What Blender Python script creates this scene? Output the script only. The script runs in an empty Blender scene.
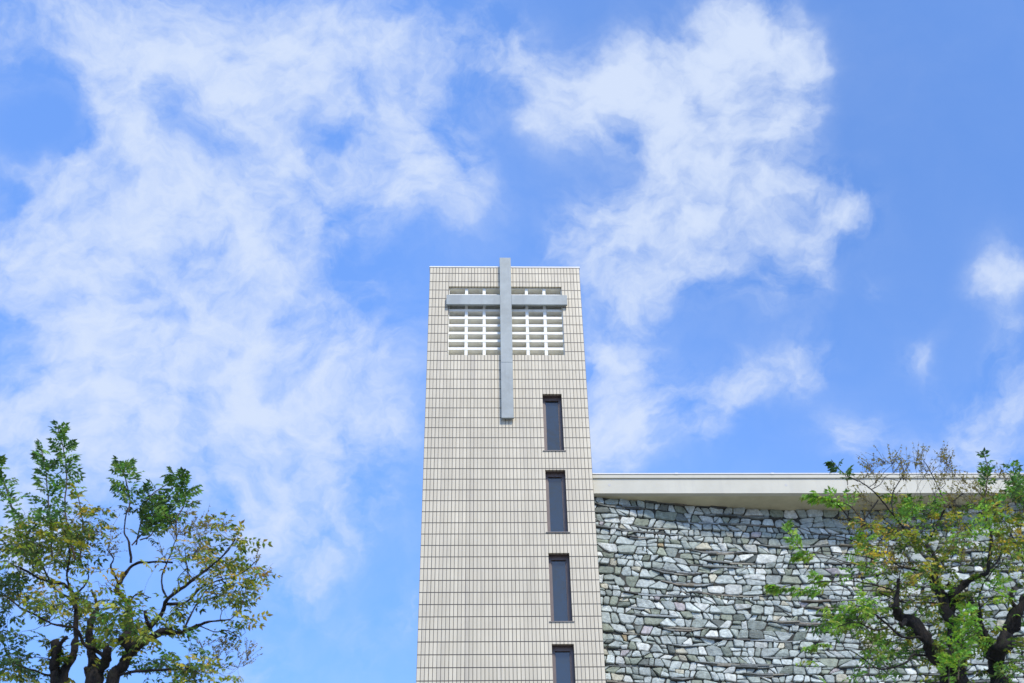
import bpy, math, random
from mathutils import Vector, Matrix, noise
from mathutils import kdtree

random.seed(11)
scene = bpy.context.scene
COL = scene.collection
PI = math.pi

# ------------------------------------------------------------------ camera
F = 1180.0                                   # focal length in pixels at 1024 wide
EYE = Vector((0, 0, 1.6))
Zc = Vector((-31, 1586, -F)).normalized()    # world up seen in camera axes
A_ = -.0026; B_ = (-31 + 1586 * A_) / F
Xc = Vector((1, A_, B_)).normalized()
Yc = Zc.cross(Xc)
R = Matrix((Xc, Yc, Zc))                     # camera -> world

cam = bpy.data.objects.new('camera', bpy.data.cameras.new('camera'))
COL.objects.link(cam)
cam.matrix_world = Matrix.Translation(EYE) @ R.to_4x4()
cam.data.sensor_width = 36
cam.data.lens = F * 36 / 1024
cam.data.clip_end = 3000
cam.data.dof.use_dof = True
cam.data.dof.focus_distance = 24
cam.data.dof.aperture_fstop = 3.4
scene.camera = cam

def direction(px, py):
    return (R @ Vector((px - 512, 341.5 - py, -F))).normalized()

def at(px, py, y):                           # world point at depth y seen in that direction
    d = direction(px, py)
    return EYE + d * (y / d.y)

# ------------------------------------------------------------------ tagging
def tag(o, label=None, cat=None, group=None, kind=None):
    if label: o['label'] = label
    if cat: o['category'] = cat
    if group: o['group'] = group
    if kind: o['kind'] = kind
    return o

def empty(name, loc=(0, 0, 0)):
    o = bpy.data.objects.new(name, None); COL.objects.link(o); o.location = loc
    o.empty_display_size = .2
    return o

class MB:
    def __init__(s):
        s.v = []; s.f = []; s.m = []; s.c = []; s.uv = []
    def face(s, pts, mat=0, col=None, uv=None):
        n = len(s.v); s.v += [tuple(p) for p in pts]
        s.f.append(tuple(range(n, n + len(pts)))); s.m.append(mat); s.c.append(col); s.uv.append(uv)
    def box(s, x0, x1, y0, y1, z0, z1, mat=0):
        v = [(x, y, z) for z in (z0, z1) for y in (y0, y1) for x in (x0, x1)]
        n = len(s.v); s.v += v
        for q in ((0, 2, 3, 1), (4, 5, 7, 6), (0, 1, 5, 4), (2, 6, 7, 3), (0, 4, 6, 2), (1, 3, 7, 5)):
            s.f.append(tuple(n + i for i in q)); s.m.append(mat); s.c.append(None); s.uv.append(None)
    def build(s, name, mats, parent=None, smooth=False, bevel=0):
        me = bpy.data.meshes.new(name)
        me.from_pydata(s.v, [], s.f); me.update()
        for m in (mats if isinstance(mats, (list, tuple)) else [mats]): me.materials.append(m)
        me.polygons.foreach_set('material_index', s.m)
        if any(c is not None for c in s.c):
            at_ = me.attributes.new('tone', 'FLOAT_COLOR', 'CORNER')
            out = []
            for f, c in zip(s.f, s.c):
                c = c or (.3, .3, .3)
                out += [c[0], c[1], c[2], 1.0] * len(f)
            at_.data.foreach_set('color', out)
        if any(u is not None for u in s.uv):
            ul = me.uv_layers.new(name='UVMap'); out = []
            for f, u in zip(s.f, s.uv):
                for i in range(len(f)): out += list(u[i]) if u else [0, 0]
            ul.data.foreach_set('uv', out)
        if smooth: me.polygons.foreach_set('use_smooth', [True] * len(me.polygons))
        o = bpy.data.objects.new(name, me); COL.objects.link(o)
        if parent: o.parent = parent
        if bevel:
            b = o.modifiers.new('bevel', 'BEVEL'); b.width = bevel; b.segments = 2; b.limit_method = 'ANGLE'
        return o

# ------------------------------------------------------------------ node helpers
class NT:
    def __init__(s, tree): s.t = tree; tree.nodes.clear()
    def n(s, typ, **kw):
        nd = s.t.nodes.new(typ)
        for k, v in kw.items():
            if k == 'inp':
                for kk, vv in v.items():
                    if hasattr(vv, 'is_output'): s.t.links.new(vv, nd.inputs[kk])
                    else: nd.inputs[kk].default_value = vv
            else: setattr(nd, k, v)
        return nd
    def math(s, op, a, b=None, c=None, clamp=False):
        nd = s.t.nodes.new('ShaderNodeMath'); nd.operation = op; nd.use_clamp = clamp
        for i, v in enumerate((a, b, c)):
            if v is None: continue
            if hasattr(v, 'is_output'): s.t.links.new(v, nd.inputs[i])
            else: nd.inputs[i].default_value = v
        return nd.outputs[0]
    def vmath(s, op, a, b=None, scale=None):
        nd = s.t.nodes.new('ShaderNodeVectorMath'); nd.operation = op
        for i, v in enumerate((a, b)):
            if v is None: continue
            if hasattr(v, 'is_output'): s.t.links.new(v, nd.inputs[i])
            else: nd.inputs[i].default_value = v
        if scale is not None:
            if hasattr(scale, 'is_output'): s.t.links.new(scale, nd.inputs['Scale'])
            else: nd.inputs['Scale'].default_value = scale
        return nd.outputs['Value'] if op in ('DOT_PRODUCT', 'LENGTH') else nd.outputs[0]
    def mix(s, fac, a, b, blend='MIX'):
        nd = s.t.nodes.new('ShaderNodeMix'); nd.data_type = 'RGBA'; nd.blend_type = blend
        for i, v in ((0, fac), (6, a), (7, b)):
            if hasattr(v, 'is_output'): s.t.links.new(v, nd.inputs[i])
            elif i == 0: nd.inputs[0].default_value = v
            else: nd.inputs[i].default_value = (*v[:3], 1)
        return nd.outputs[2]
    def noise(s, vec, scale, detail=4, rough=.55, dist=0.0, col=False):
        nd = s.n('ShaderNodeTexNoise', inp={'Scale': scale, 'Detail': detail, 'Roughness': rough, 'Distortion': dist})
        s.t.links.new(vec, nd.inputs['Vector'])
        return nd.outputs['Color' if col else 'Fac']
    def ramp(s, val, lo, hi, a=0.0, b=1.0, smooth=True):
        nd = s.n('ShaderNodeMapRange', interpolation_type='SMOOTHSTEP' if smooth else 'LINEAR',
                 inp={'From Min': lo, 'From Max': hi, 'To Min': a, 'To Max': b})
        s.t.links.new(val, nd.inputs['Value'])
        return nd.outputs[0]

def material(name):
    m = bpy.data.materials.new(name); m.use_nodes = True
    return m, NT(m.node_tree)

def finish(nt, color, rough=.8, bump=None, strength=.4, dist=.01, **extra):
    p = nt.n('ShaderNodeBsdfPrincipled', inp={'Roughness': rough, **extra})
    if hasattr(color, 'is_output'): nt.t.links.new(color, p.inputs['Base Color'])
    else: p.inputs['Base Color'].default_value = (*color, 1)
    if bump is not None:
        b = nt.n('ShaderNodeBump', inp={'Strength': strength, 'Distance': dist, 'Height': bump})
        nt.t.links.new(b.outputs[0], p.inputs['Normal'])
    o = nt.n('ShaderNodeOutputMaterial'); nt.t.links.new(p.outputs[0], o.inputs[0])

def rough_mat(name, c, scale=6, amount=.15, rough=.8, fine=60, bump=.25, stain=None, stain_amt=.0):
    m, nt = material(name)
    co = nt.n('ShaderNodeTexCoord').outputs['Object']
    n1 = nt.noise(co, scale, 6, .6)
    k = nt.ramp(n1, .3, .7, 1 - amount, 1 + amount)
    base = nt.vmath('SCALE', nt.n('ShaderNodeRGB').outputs[0], scale=k)
    nt.t.nodes[-2 if False else len(nt.t.nodes) - 2]
    for nd in nt.t.nodes:
        if nd.type == 'RGB': nd.outputs[0].default_value = (*c, 1)
    colr = base
    if stain:
        st = nt.n('ShaderNodeMapping', inp={'Vector': co, 'Scale': (3.0, 3.0, .35)}).outputs[0]
        sn = nt.ramp(nt.noise(st, 2.2, 5, .6), .5, .75, 0, stain_amt)
        colr = nt.mix(sn, base, stain)
    finish(nt, colr, rough, nt.noise(co, fine, 4), bump, .004)
    return m

# ------------------------------------------------------------------ materials
TILE_W, TILE_H = 3.196 / 47, .2287
m_tile, nt = material('bone_glazed_tile')
uv = nt.n('ShaderNodeUVMap', uv_map='UVMap').outputs[0]
sx = nt.n('ShaderNodeSeparateXYZ'); nt.t.links.new(uv, sx.inputs[0])
U, V_ = sx.outputs[0], sx.outputs[1]
fu, fv = nt.math('FRACT', U), nt.math('FRACT', V_)
iu, iv = nt.math('FLOOR', U), nt.math('FLOOR', V_)
wn = nt.n('ShaderNodeTexWhiteNoise', noise_dimensions='2D')
cb = nt.n('ShaderNodeCombineXYZ'); nt.t.links.new(iu, cb.inputs[0]); nt.t.links.new(iv, cb.inputs[1])
nt.t.links.new(cb.outputs[0], wn.inputs[0])
rnd = wn.outputs['Value']
wj = nt.n('ShaderNodeTexWhiteNoise', noise_dimensions='1D'); nt.t.links.new(nt.math('ADD', nt.math('ROUND', U), .5), wj.inputs['W'])
# distance to the nearest joint, in metres
du = nt.math('MULTIPLY', nt.math('MINIMUM', fu, nt.math('SUBTRACT', 1, fu)), TILE_W)
dv = nt.math('MULTIPLY', nt.math('MINIMUM', fv, nt.math('SUBTRACT', 1, fv)), TILE_H)
ju = nt.ramp(du, .0040, .0064, 1, 0)
jv = nt.ramp(dv, .0068, .0098, 1, 0)
tile_c = nt.mix(nt.ramp(rnd, 0, 1, 0, 1, False), (.500, .447, .325), (.556, .500, .368))
co = nt.n('ShaderNodeTexCoord').outputs['Object']
big = nt.ramp(nt.noise(co, .9, 5, .6), .3, .7, .93, 1.05)
tile_c = nt.vmath('SCALE', tile_c, scale=big)
wcol = nt.n('ShaderNodeTexWhiteNoise', noise_dimensions='1D', inp={'W': nt.math('ADD', iu, 7.5)})
tile_c = nt.vmath('SCALE', tile_c, scale=nt.ramp(wcol.outputs[0], 0, 1, .93, 1.05, False))
mp = nt.n('ShaderNodeMapping', inp={'Vector': co, 'Scale': (5, 5, .3)}).outputs[0]
tile_c = nt.mix(nt.ramp(nt.noise(mp, 1.7, 5, .65), .50, .76, 0, .42), tile_c, (.32, .29, .24))
vj = nt.mix(nt.math('MULTIPLY', wj.outputs[0], 1.0), (.018, .015, .011), (.13, .115, .09))
c = nt.mix(ju, tile_c, vj)
c = nt.mix(jv, c, (.030, .026, .021))
h = nt.math('SUBTRACT', 1, nt.math('MAXIMUM', ju, jv))
curve = nt.math('MULTIPLY', nt.math('SINE', nt.math('MULTIPLY', fu, PI)), .35)
h = nt.math('ADD', h, nt.math('MULTIPLY', nt.math('ADD', curve, nt.math('MULTIPLY', rnd, .4)), h))
finish(nt, c, .5, h, .55, .006)

m_breeze = rough_mat('white_painted_block', (.82, .81, .72), 5, .06, .7, 40, .2, (.45, .42, .33), .4)
m_cross = rough_mat('grey_blue_painted_steel', (.275, .31, .30), 3.0, .13, .55, 50, .3, (.20, .22, .23), .55)
m_coping = rough_mat('pale_metal_coping', (.68, .67, .64), 4, .05, .45, 30, .1)
m_fascia = rough_mat('white_painted_concrete', (.53, .51, .41), 1.2, .06, .8, 30, .3, (.42, .41, .36), .30)
m_soffit = rough_mat('bare_olive_concrete', (.52, .48, .31), 1.4, .14, .9, 30, .3)
m_tie = rough_mat('filled_tie_hole', (.50, .49, .45), 8, .1)
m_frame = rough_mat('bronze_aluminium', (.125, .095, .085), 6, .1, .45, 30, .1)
m_sill = rough_mat('grey_metal_sill', (.22, .20, .18), 6, .1, .5)
m_roof = rough_mat('grey_roof_membrane', (.30, .30, .29), 2, .12)
m_plaster = rough_mat('plain_render', (.50, .49, .45), 1.5, .1)

m_pane, nt = material('tinted_glass')
co = nt.n('ShaderNodeTexCoord').outputs['Object']
finish(nt, (.020, .031, .042), .06, nt.noise(co, 2.2, 3), .25, .02, **{'IOR': 1.7, 'Specular IOR Level': .6})

m_stone, nt = material('split_quartzite')
tn = nt.n('ShaderNodeAttribute', attribute_name='tone').outputs['Color']
co = nt.n('ShaderNodeTexCoord').outputs['Object']
k = nt.ramp(nt.noise(co, 14, 7, .68), .28, .72, .66, 1.26)
c = nt.vmath('SCALE', tn, scale=k)
mp = nt.n('ShaderNodeMapping', inp={'Vector': co, 'Scale': (1, 1, 5)}).outputs[0]
c = nt.mix(nt.ramp(nt.noise(mp, 9, 6, .7), .56, .72, 0, .38), c, (.20, .175, .12))
c = nt.mix(nt.ramp(nt.noise(co, 31, 5, .7), .60, .74, 0, .5), c, (.66, .68, .68))
c = nt.mix(nt.ramp(nt.noise(co, .8, 4, .6), .46, .72, 0, .22), c, (.14, .15, .12))
hh = nt.math('ADD', nt.noise(co, 22, 8, .7), nt.math('MULTIPLY', nt.noise(mp, 12, 5, .6), .8))
finish(nt, c, .85, hh, .8, .02)
m_mortar = rough_mat('dark_recessed_mortar', (.040, .040, .032), 10, .35, .95, 40, .6)

m_bark, nt = material('dark_bark')
co = nt.n('ShaderNodeTexCoord').outputs['Object']
n = nt.noise(nt.n('ShaderNodeMapping', inp={'Vector': co, 'Scale': (1, 1, .35)}).outputs[0], 45, 7, .7)
c = nt.mix(nt.ramp(n, .35, .68), (.004, .003, .0025), (.026, .020, .015))
c = nt.mix(nt.ramp(nt.noise(co, 7, 5, .6), .56, .72, 0, .6), c, (.025, .032, .010))
finish(nt, c, .95, n, 1.0, .015)
m_twig = rough_mat('brown_twig', (.050, .036, .024), 20, .3, .9)

m_leaf, nt = material('leaf')
tn = nt.n('ShaderNodeAttribute', attribute_name='tone').outputs['Color']
d = nt.n('ShaderNodeBsdfPrincipled', inp={'Base Color': tn, 'Roughness': .5})
tr = nt.n('ShaderNodeBsdfTranslucent', inp={'Color': nt.mix(1.0, tn, (1.25, 1.3, .6), 'MULTIPLY')})
mx = nt.n('ShaderNodeMixShader', inp={0: .36, 1: d.outputs[0], 2: tr.outputs[0]})
o = nt.n('ShaderNodeOutputMaterial', inp={'Surface': mx.outputs[0]})

m_ground = rough_mat('pale_paving', (.25, .235, .20), 2, .15)

# ------------------------------------------------------------------ ground
g = MB(); S = 1500
g.face([(-S, -S, 0), (S, -S, 0), (S, S, 0), (-S, S, 0)])
tag(g.build('ground', m_ground), kind='structure')

# ------------------------------------------------------------------ bell tower
D = 19.332
TX0, TX1, TTOP, TDEP = -1.006, 2.190, 17.955, 3.2
Z_J = 17.795                                    # one of the horizontal joints
def uvp(h, z): return (h / TILE_W, (z - Z_J) / TILE_H)

LAT = (-.592, 1.788, 15.65, 17.44)
WINX = (1.297, 1.678)
WINS = [(t - 1.325, t) for t in (14.70, 12.965, 11.237, 9.517)]
tower = tag(empty('bell_tower', ((TX0 + TX1) / 2, D, 0)),
            'tall bone-tiled bell tower with four slit windows and a white block lattice at its top', 'tower')
tower_off = Vector(tower.location)
def shift(o): o.matrix_parent_inverse = Matrix.Translation(-tower_off); return o

w = MB(); TH = .28
holes = [LAT] + [(WINX[0], WINX[1], a, b) for a, b in WINS]
xs = sorted({TX0, TX1, LAT[0], LAT[1], *WINX}); zs = sorted({0, TTOP, *[h_[2] for h_ in holes], *[h_[3] for h_ in holes]})
for i in range(len(xs) - 1):
    for j in range(len(zs) - 1):
        x0, x1, z0, z1 = xs[i], xs[i + 1], zs[j], zs[j + 1]
        cx, cz = (x0 + x1) / 2, (z0 + z1) / 2
        if any(a < cx < b and c_ < cz < d_ for a, b, c_, d_ in holes): continue
        ff = lambda x: x - TX0
        w.face([(x0, D, z0), (x1, D, z0), (x1, D, z1), (x0, D, z1)], 0, None, [uvp(ff(x0), z0), uvp(ff(x1), z0), uvp(ff(x1), z1), uvp(ff(x0), z1)])
        w.face([(x1, D + TH, z0), (x0, D + TH, z0), (x0, D + TH, z1), (x1, D + TH, z1)], 1)
for a, b, c_, d_ in holes:
    y0, y1 = D, D + TH
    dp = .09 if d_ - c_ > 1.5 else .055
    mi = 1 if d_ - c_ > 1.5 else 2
    # tiled outer reveal strip then plain; dark bronze on windows paints in their shade
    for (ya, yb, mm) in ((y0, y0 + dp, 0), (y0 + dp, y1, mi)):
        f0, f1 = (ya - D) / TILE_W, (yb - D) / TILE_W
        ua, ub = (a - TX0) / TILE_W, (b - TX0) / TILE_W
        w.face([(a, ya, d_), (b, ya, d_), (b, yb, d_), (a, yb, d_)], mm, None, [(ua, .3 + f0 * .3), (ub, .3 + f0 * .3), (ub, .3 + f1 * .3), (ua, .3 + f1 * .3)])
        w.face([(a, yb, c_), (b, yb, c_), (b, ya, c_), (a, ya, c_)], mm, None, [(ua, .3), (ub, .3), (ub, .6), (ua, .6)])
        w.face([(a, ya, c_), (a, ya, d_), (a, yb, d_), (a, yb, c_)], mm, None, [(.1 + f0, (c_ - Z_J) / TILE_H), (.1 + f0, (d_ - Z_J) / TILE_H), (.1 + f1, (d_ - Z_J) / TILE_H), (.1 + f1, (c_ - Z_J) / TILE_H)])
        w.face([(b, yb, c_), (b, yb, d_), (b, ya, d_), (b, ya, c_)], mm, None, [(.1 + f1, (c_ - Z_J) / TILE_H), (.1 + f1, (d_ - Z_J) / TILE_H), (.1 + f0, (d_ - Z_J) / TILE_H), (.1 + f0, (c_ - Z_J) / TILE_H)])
def side(p, q):
    L = (Vector(q) - Vector(p)).length
    w.face([(*p, 0), (*q, 0), (*q, TTOP), (*p, TTOP)], 0, None, [uvp(0, 0), uvp(L, 0), uvp(L, TTOP), uvp(0, TTOP)])
side((TX1, D), (TX1, D + TDEP)); side((TX1, D + TDEP), (TX0, D + TDEP)); side((TX0, D + TDEP), (TX0, D))
w.face([(TX0, D + TH, TTOP), (TX1, D + TH, TTOP), (TX1, D + TDEP, TTOP), (TX0, D + TDEP, TTOP)], 1)
w.face([(TX0, D, TTOP), (TX1, D, TTOP), (TX1, D + TH, TTOP), (TX0, D + TH, TTOP)], 1)
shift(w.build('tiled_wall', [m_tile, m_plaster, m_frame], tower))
cpg = MB()
cpg.box(TX0 - .012, TX1 + .012, D - .012, D + TDEP + .012, TTOP + .002, TTOP + .034)
shift(cpg.build('coping', m_coping, tower, bevel=.004))

def lattice(x0, x1):
    b = MB(); z0, z1 = LAT[2] + .002, LAT[3] - .002
    y0, y1 = D + .055, D + .265
    n = 9; p = (z1 - z0) / n; t = .030
    wdt = (x1 - x0) / 3
    fr = .018
    b.box(x0 + .002, x1 - .002, y0, y1, z0, z0 + fr)
    # shelves
    for k_ in range(1, n):
        z = z0 + k_ * p
        b.box(x0 + .002, x1 - .002, y0, y1 - .03, z - t, z + t)
    b.box(x0 + .002, x1 - .002, y0 + .004, y1, z1 - fr, z1)
    for k_ in range(1, 3):
        x = x0 + k_ * wdt
        for r_ in range(n):
            za = z0 + r_ * p + (t if r_ else fr); zb = z0 + (r_ + 1) * p - (t if r_ < n - 1 else fr)
            b.box(x - .031, x + .031, y0 + .006, y1, za + .001, zb - .001)
    for x in (x0 + .002, x1 - .014):
        for r_ in range(n):
            za = z0 + r_ * p + (t if r_ else fr); zb = z0 + (r_ + 1) * p - (t if r_ < n - 1 else fr)
            b.box(x, x + .012, y0 + .003, y1, za + .001, zb - .001)
    return b
for x0, x1 in ((LAT[0], .522), (.672, LAT[1])):
    shift(lattice(x0, x1).build('lattice_panel', m_breeze, tower))
b = MB(); b.box(.524, .670, D + .03, D + .26, LAT[2] + .002, LAT[3] - .002)
shift(b.build('centre_pier', m_breeze, tower))
# closed room behind lattice
b = MB(); b.box(LAT[0] - .1, LAT[1] + .1, D + 1.2, D + 1.3, LAT[2] - .3, LAT[3] + .2)
shift(b.build('chamber_wall', m_plaster, tower))

for a, t_ in WINS:
    x0, x1 = WINX
    yf = D + .13
    fr = MB(); fw = .052
    def framebox(xa, xb, za, zb): fr.box(xa, xb, yf, yf + .07, za, zb)
    framebox(x0 + .003, x0 + fw, a + .003, t_ - .003); framebox(x1 - fw, x1 - .003, a + .003, t_ - .003)
    framebox(x0 + fw, x1 - fw, t_ - .075, t_ - .003); framebox(x0 + fw, x1 - fw, a + .003, a + .06)
    # inner sash rails
    for q in ((x0 + fw, x0 + fw + .016, a + .06, t_ - .075), (x1 - fw - .016, x1 - fw, a + .06, t_ - .075)):
        fr.box(q[0], q[1], yf + .02, yf + .06, q[2], q[3])
    f = shift(fr.build('window', m_frame, tower))
    pn = MB(); pn.box(x0 + fw + .017, x1 - fw - .017, yf + .035, yf + .045, a + .061, t_ - .076)
    pn.build('pane', m_pane, f)
    sl = MB(); sl.box(x0 - .03, x1 + .03, D - .02, D + .128, a + .001, a + .012)
    sl.build('sill', m_sill, f)
    rb = MB(); rb.box(x0 + .02, x1 - .02, yf + .09, yf + .12, a + .03, t_ - .03)
    rb.build('blind', m_frame, f)

# ------------------------------------------------------------------ cross
cross = tag(empty('cross', (.60, D - .03, 14.1)), 'large grey-blue metal cross fixed to the front of the tiled tower', 'cross')
off = Vector(cross.location) - Vector((.022, 0, 0))
def cs(o): o.matrix_parent_inverse = Matrix.Translation(-off); return o
CY0, CY1 = D - .095, D - .04
u = MB(); u.box(.458, .698, CY0, CY1, 14.075, 15.398); u.box(.458, .698, CY0, CY1, 15.402, 18.165); u.box(.463, .693, CY0 + .006, CY1, 15.39, 15.41)

cs(u.build('upright', m_cross, cross, bevel=.006))
ca = MB(); ca.box(-.66, .4575, CY0 + .004, CY1 - .002, 16.885, 17.14); ca.box(.6985, 1.862, CY0 + .004, CY1 - .002, 16.885, 17.14)
cs(ca.build('crossbar', m_cross, cross, bevel=.006))
for z in (14.4, 15.3, 17.6):
    br = MB(); br.box(.53, .63, CY1 - .001, D - .001, z, z + .08)
    cs(br.build('bracket', m_frame, cross))

# ------------------------------------------------------------------ church hall with curved stone wall
FY = D + .25
ZB, ZT = 12.60, 13.015
HX0, HX1 = TX1 + .02, 17.0
hall = tag(empty('church_hall', (9, FY, 0)), 'church hall with curved grey rubble stone wall under a flat white roof edge', 'building')
hoff = Vector(hall.location)
def hs(o): o.matrix_parent_inverse = Matrix.Translation(-hoff); return o
def over(x):
    return max(.12, .705 - .0262 * (x - 6.9) ** 2)
def wy(x): return FY + over(x)

rf = MB()
rf.box(HX0, HX1, FY + .12, FY + 11, ZB + .002, ZT - .03)
hs(rf.build('roof_slab', m_soffit, hall))
fa = MB(); fa.box(HX0 - .0, HX1, FY, FY + .118, ZB, ZT - .10)
for px in (609.5, 786, 963):
    x = at(px, 485, FY).x; z = at(px, 485, FY).z
    n = len(fa.v); r_ = .028
    pts = [(x + r_ * math.cos(i * PI / 6), FY - .003, z + r_ * math.sin(i * PI / 6)) for i in range(12)]
    fa.face(pts, 1)
for px in (676, 772, 868, 964):
    x = at(px, 474, FY).x
    fa.box(x - .004, x + .004, FY - .0015, FY + .01, ZB + .01, ZT - .11, 2)
hs(fa.build('fascia', [m_fascia, m_tie, m_fascia], hall))
cp = MB()
fb_ = MB(); fb_.box(HX0, HX1, FY - .03, FY + .20, ZT - .098, ZT - .022); hs(fb_.build('drip_band', m_fascia, hall, bevel=.003))
cp.box(HX0, HX1, FY - .045, FY + .22, ZT - .020, ZT)
for px in (676, 772, 868, 964):
    x = at(px, 474, FY).x
    cp.box(x - .03, x + .03, FY - .049, FY + .2, ZT - .024, ZT + .004)
hs(cp.build('roof_coping', m_coping, hall, bevel=.003))
rt = MB(); rt.box(HX0 + .1, HX1 - .1, FY + .3, FY + 10.9, ZT - .028, ZT - .012)
hs(rt.build('roof_membrane', m_roof, hall))
bk = MB()
bk.box(HX1 - .8, HX1 - .3, FY + 1.2, FY + 10.5, 0, ZB); bk.box(HX0 + .1, HX1 - .3, FY + 10.5, FY + 10.8, 0, ZB)
hs(bk.build('rear_wall', m_plaster, hall))

# --- rubble stones: wavy courses of split blocks with thin slate ledges between them
SX0, SX1, SZ0, SZ1 = HX0 - .02, 15.0, 5.4, ZB + .05
rng = random.Random(5)
stones, slabs = [], []          # each: list of (x, z)
def courses():
    ci = 0
    base_z = SZ0 - .1
    DX = .1; N = int((SX1 - SX0 + 1.2) / DX)
    xs_ = [SX0 - .5 + i * DX for i in range(N + 1)]
    def wave(x, k): return .05 * noise.noise((x * .33, k * .35, 7.0)) + .034 * noise.noise((x * 1.1, k * 2.3, 2.0)) + .022 * noise.noise((x * 3.3, k * 5.1, 4.0))
    zc_ = base_z
    B = [zc_ + wave(x, 0) for x in xs_]
    def val(arr, x):
        t = max(0, min(N - 1e-4, (x - xs_[0]) / DX)); i = int(t); return arr[i] + (arr[i + 1] - arr[i]) * (t - i)
    while min(B) < SZ1 + .1:
        ci += 1
        h = rng.choice((.11, .13, .15, .16, .18, .20))
        zc_ += h
        F_ = [zc_ + wave(x, ci) for x in xs_]
        segs = []; x = SX0 - .5 + rng.uniform(0, 2.5)
        while x < SX1:
            L = rng.uniform(.4, 2.2); segs.append((x, L, rng.choice((.03, .045, .06, .075)) if h > .14 else .03)); x += L + rng.uniform(.8, 4.5)
        def ledge(xx):
            for x_, L, amp in segs:
                t = (xx - x_) / L
                if 0 < t < 1: return amp * min(1, 4 * t, 4 * (1 - t))
            return 0.0
        T = [max(f_ - ledge(x), b_ + .05) for x, f_, b_ in zip(xs_, F_, B)]
        x = SX0 - .45 + rng.uniform(0, .1); sl = 0
        while x < SX1 + .3:
            hh = val(T, x) - val(B, x)
            wd = hh * rng.choice((.7, .9, 1.1, 1.3, 1.5, 1.9)) * rng.uniform(.9, 1.1)
            s2 = rng.uniform(-.30, .30) * hh
            if rng.random() < .12: s2 = rng.choice((-.55, .55)) * hh
            x2 = x + wd
            def pt(xb, t): return (xb, val(B, xb) + (val(T, xb) - val(B, xb)) * t)
            b0, t0, b1, t1 = x - sl, x + sl, x2 - s2, x2 + s2
            if b1 - b0 < .04: b1 = b0 + .04
            if t1 - t0 < .03: t1 = t0 + .03
            r_ = rng.random()
            quad = [pt(b0, 0), pt(b1, 0), pt(t1, 1), pt(t0, 1)]
            def lerp(p, q, t): return (p[0] + (q[0] - p[0]) * t, p[1] + (q[1] - p[1]) * t)
            if r_ < .20 and hh > .14:                       # split in two layers
                ta, tb = rng.uniform(.3, .7), rng.uniform(.3, .7)
                L_, R_ = lerp(quad[0], quad[3], ta), lerp(quad[1], quad[2], tb)
                stones.append([quad[0], quad[1], R_, L_])
                if rng.random() < .4 and wd > .2:
                    m_ = rng.uniform(.35, .65); m1, m2 = lerp(L_, R_, m_), lerp(quad[3], quad[2], m_ + rng.uniform(-.15, .15))
                    stones.append([L_, m1, m2, quad[3]]); stones.append([m1, R_, quad[2], m2])
                else: stones.append([L_, R_, quad[2], quad[3]])
            elif r_ < .25 and wd > .16:                     # split on a diagonal
                if rng.random() < .5:
                    stones.append([quad[0], quad[1], quad[2]]); stones.append([quad[0], quad[2], quad[3]])
                else:
                    stones.append([quad[0], quad[1], quad[3]]); stones.append([quad[1], quad[2], quad[3]])
            elif r_ < .70:                                  # blunt crown: five corners
                m_ = lerp(quad[3], quad[2], rng.uniform(.3, .7)); up = rng.uniform(-.12, .10) * hh
                stones.append([quad[0], quad[1], quad[2], (m_[0], m_[1] + up), quad[3]])
            else: stones.append(quad)
            x = x2; sl = s2
        # slate ledges lying on this course
        for x, L, amp in segs:
            n_ = 1 if amp < .045 else (2 if amp < .07 else 3)
            for k_ in range(n_):
                xx = x + rng.uniform(0, .1)
                while xx < x + L:
                    l2 = rng.uniform(.16, .62); xe = min(xx + l2, x + L)
                    def th(xq):
                        t = (xq - x) / L; return amp * max(0.0, min(1, 4 * t, 4 * (1 - t)))
                    P_ = []
                    m = [xx, (xx + xe) / 2, xe]
                    if xe - xx > .05:
                        lo = [(q, val(T, q) + th(q) * (k_ + .04) / n_ + rng.uniform(-.003, .003)) for q in m]
                        hi = [(q, val(T, q) + th(q) * (k_ + .94) / n_ + .006 + rng.uniform(-.006, .003)) for q in m]
                        slabs.append((lo, hi))
                    xx = xe + .004
        B = [max(f_, t_ + .001) for f_, t_ in zip(F_, T)]
courses()
def clip(poly, nx, nz, dd):
    out = []
    for i in range(len(poly)):
        a, b_ = poly[i], poly[(i + 1) % len(poly)]
        da, db = a[0] * nx + a[1] * nz - dd, b_[0] * nx + b_[1] * nz - dd
        if da <= 0: out.append(a)
        if (da < 0 < db) or (db < 0 < da):
            t = da / (da - db); out.append((a[0] + (b_[0] - a[0]) * t, a[1] + (b_[1] - a[1]) * t))
    return out
PAL = [((.51, .56, .54), 28), ((.43, .48, .46), 26), ((.34, .385, .35), 18), ((.62, .645, .61), 12), ((.29, .325, .255), 10),
       ((.21, .245, .205), 5), ((.50, .48, .38), 4), ((.36, .28, .16), .6), ((.42, .39, .40), 1.2), ((.15, .17, .155), 3)]
def pick():
    t = rng.random() * sum(p[1] for p in PAL)
    for c_, w_ in PAL:
        t -= w_
        if t <= 0: break
    k2 = rng.uniform(.78, 1.1) * .96
    return (c_[0] * k2, c_[1] * k2, c_[2] * k2 * .94)
st = MB()
def place(x, z, d_): return (x, wy(x) - d_, z)
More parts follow.
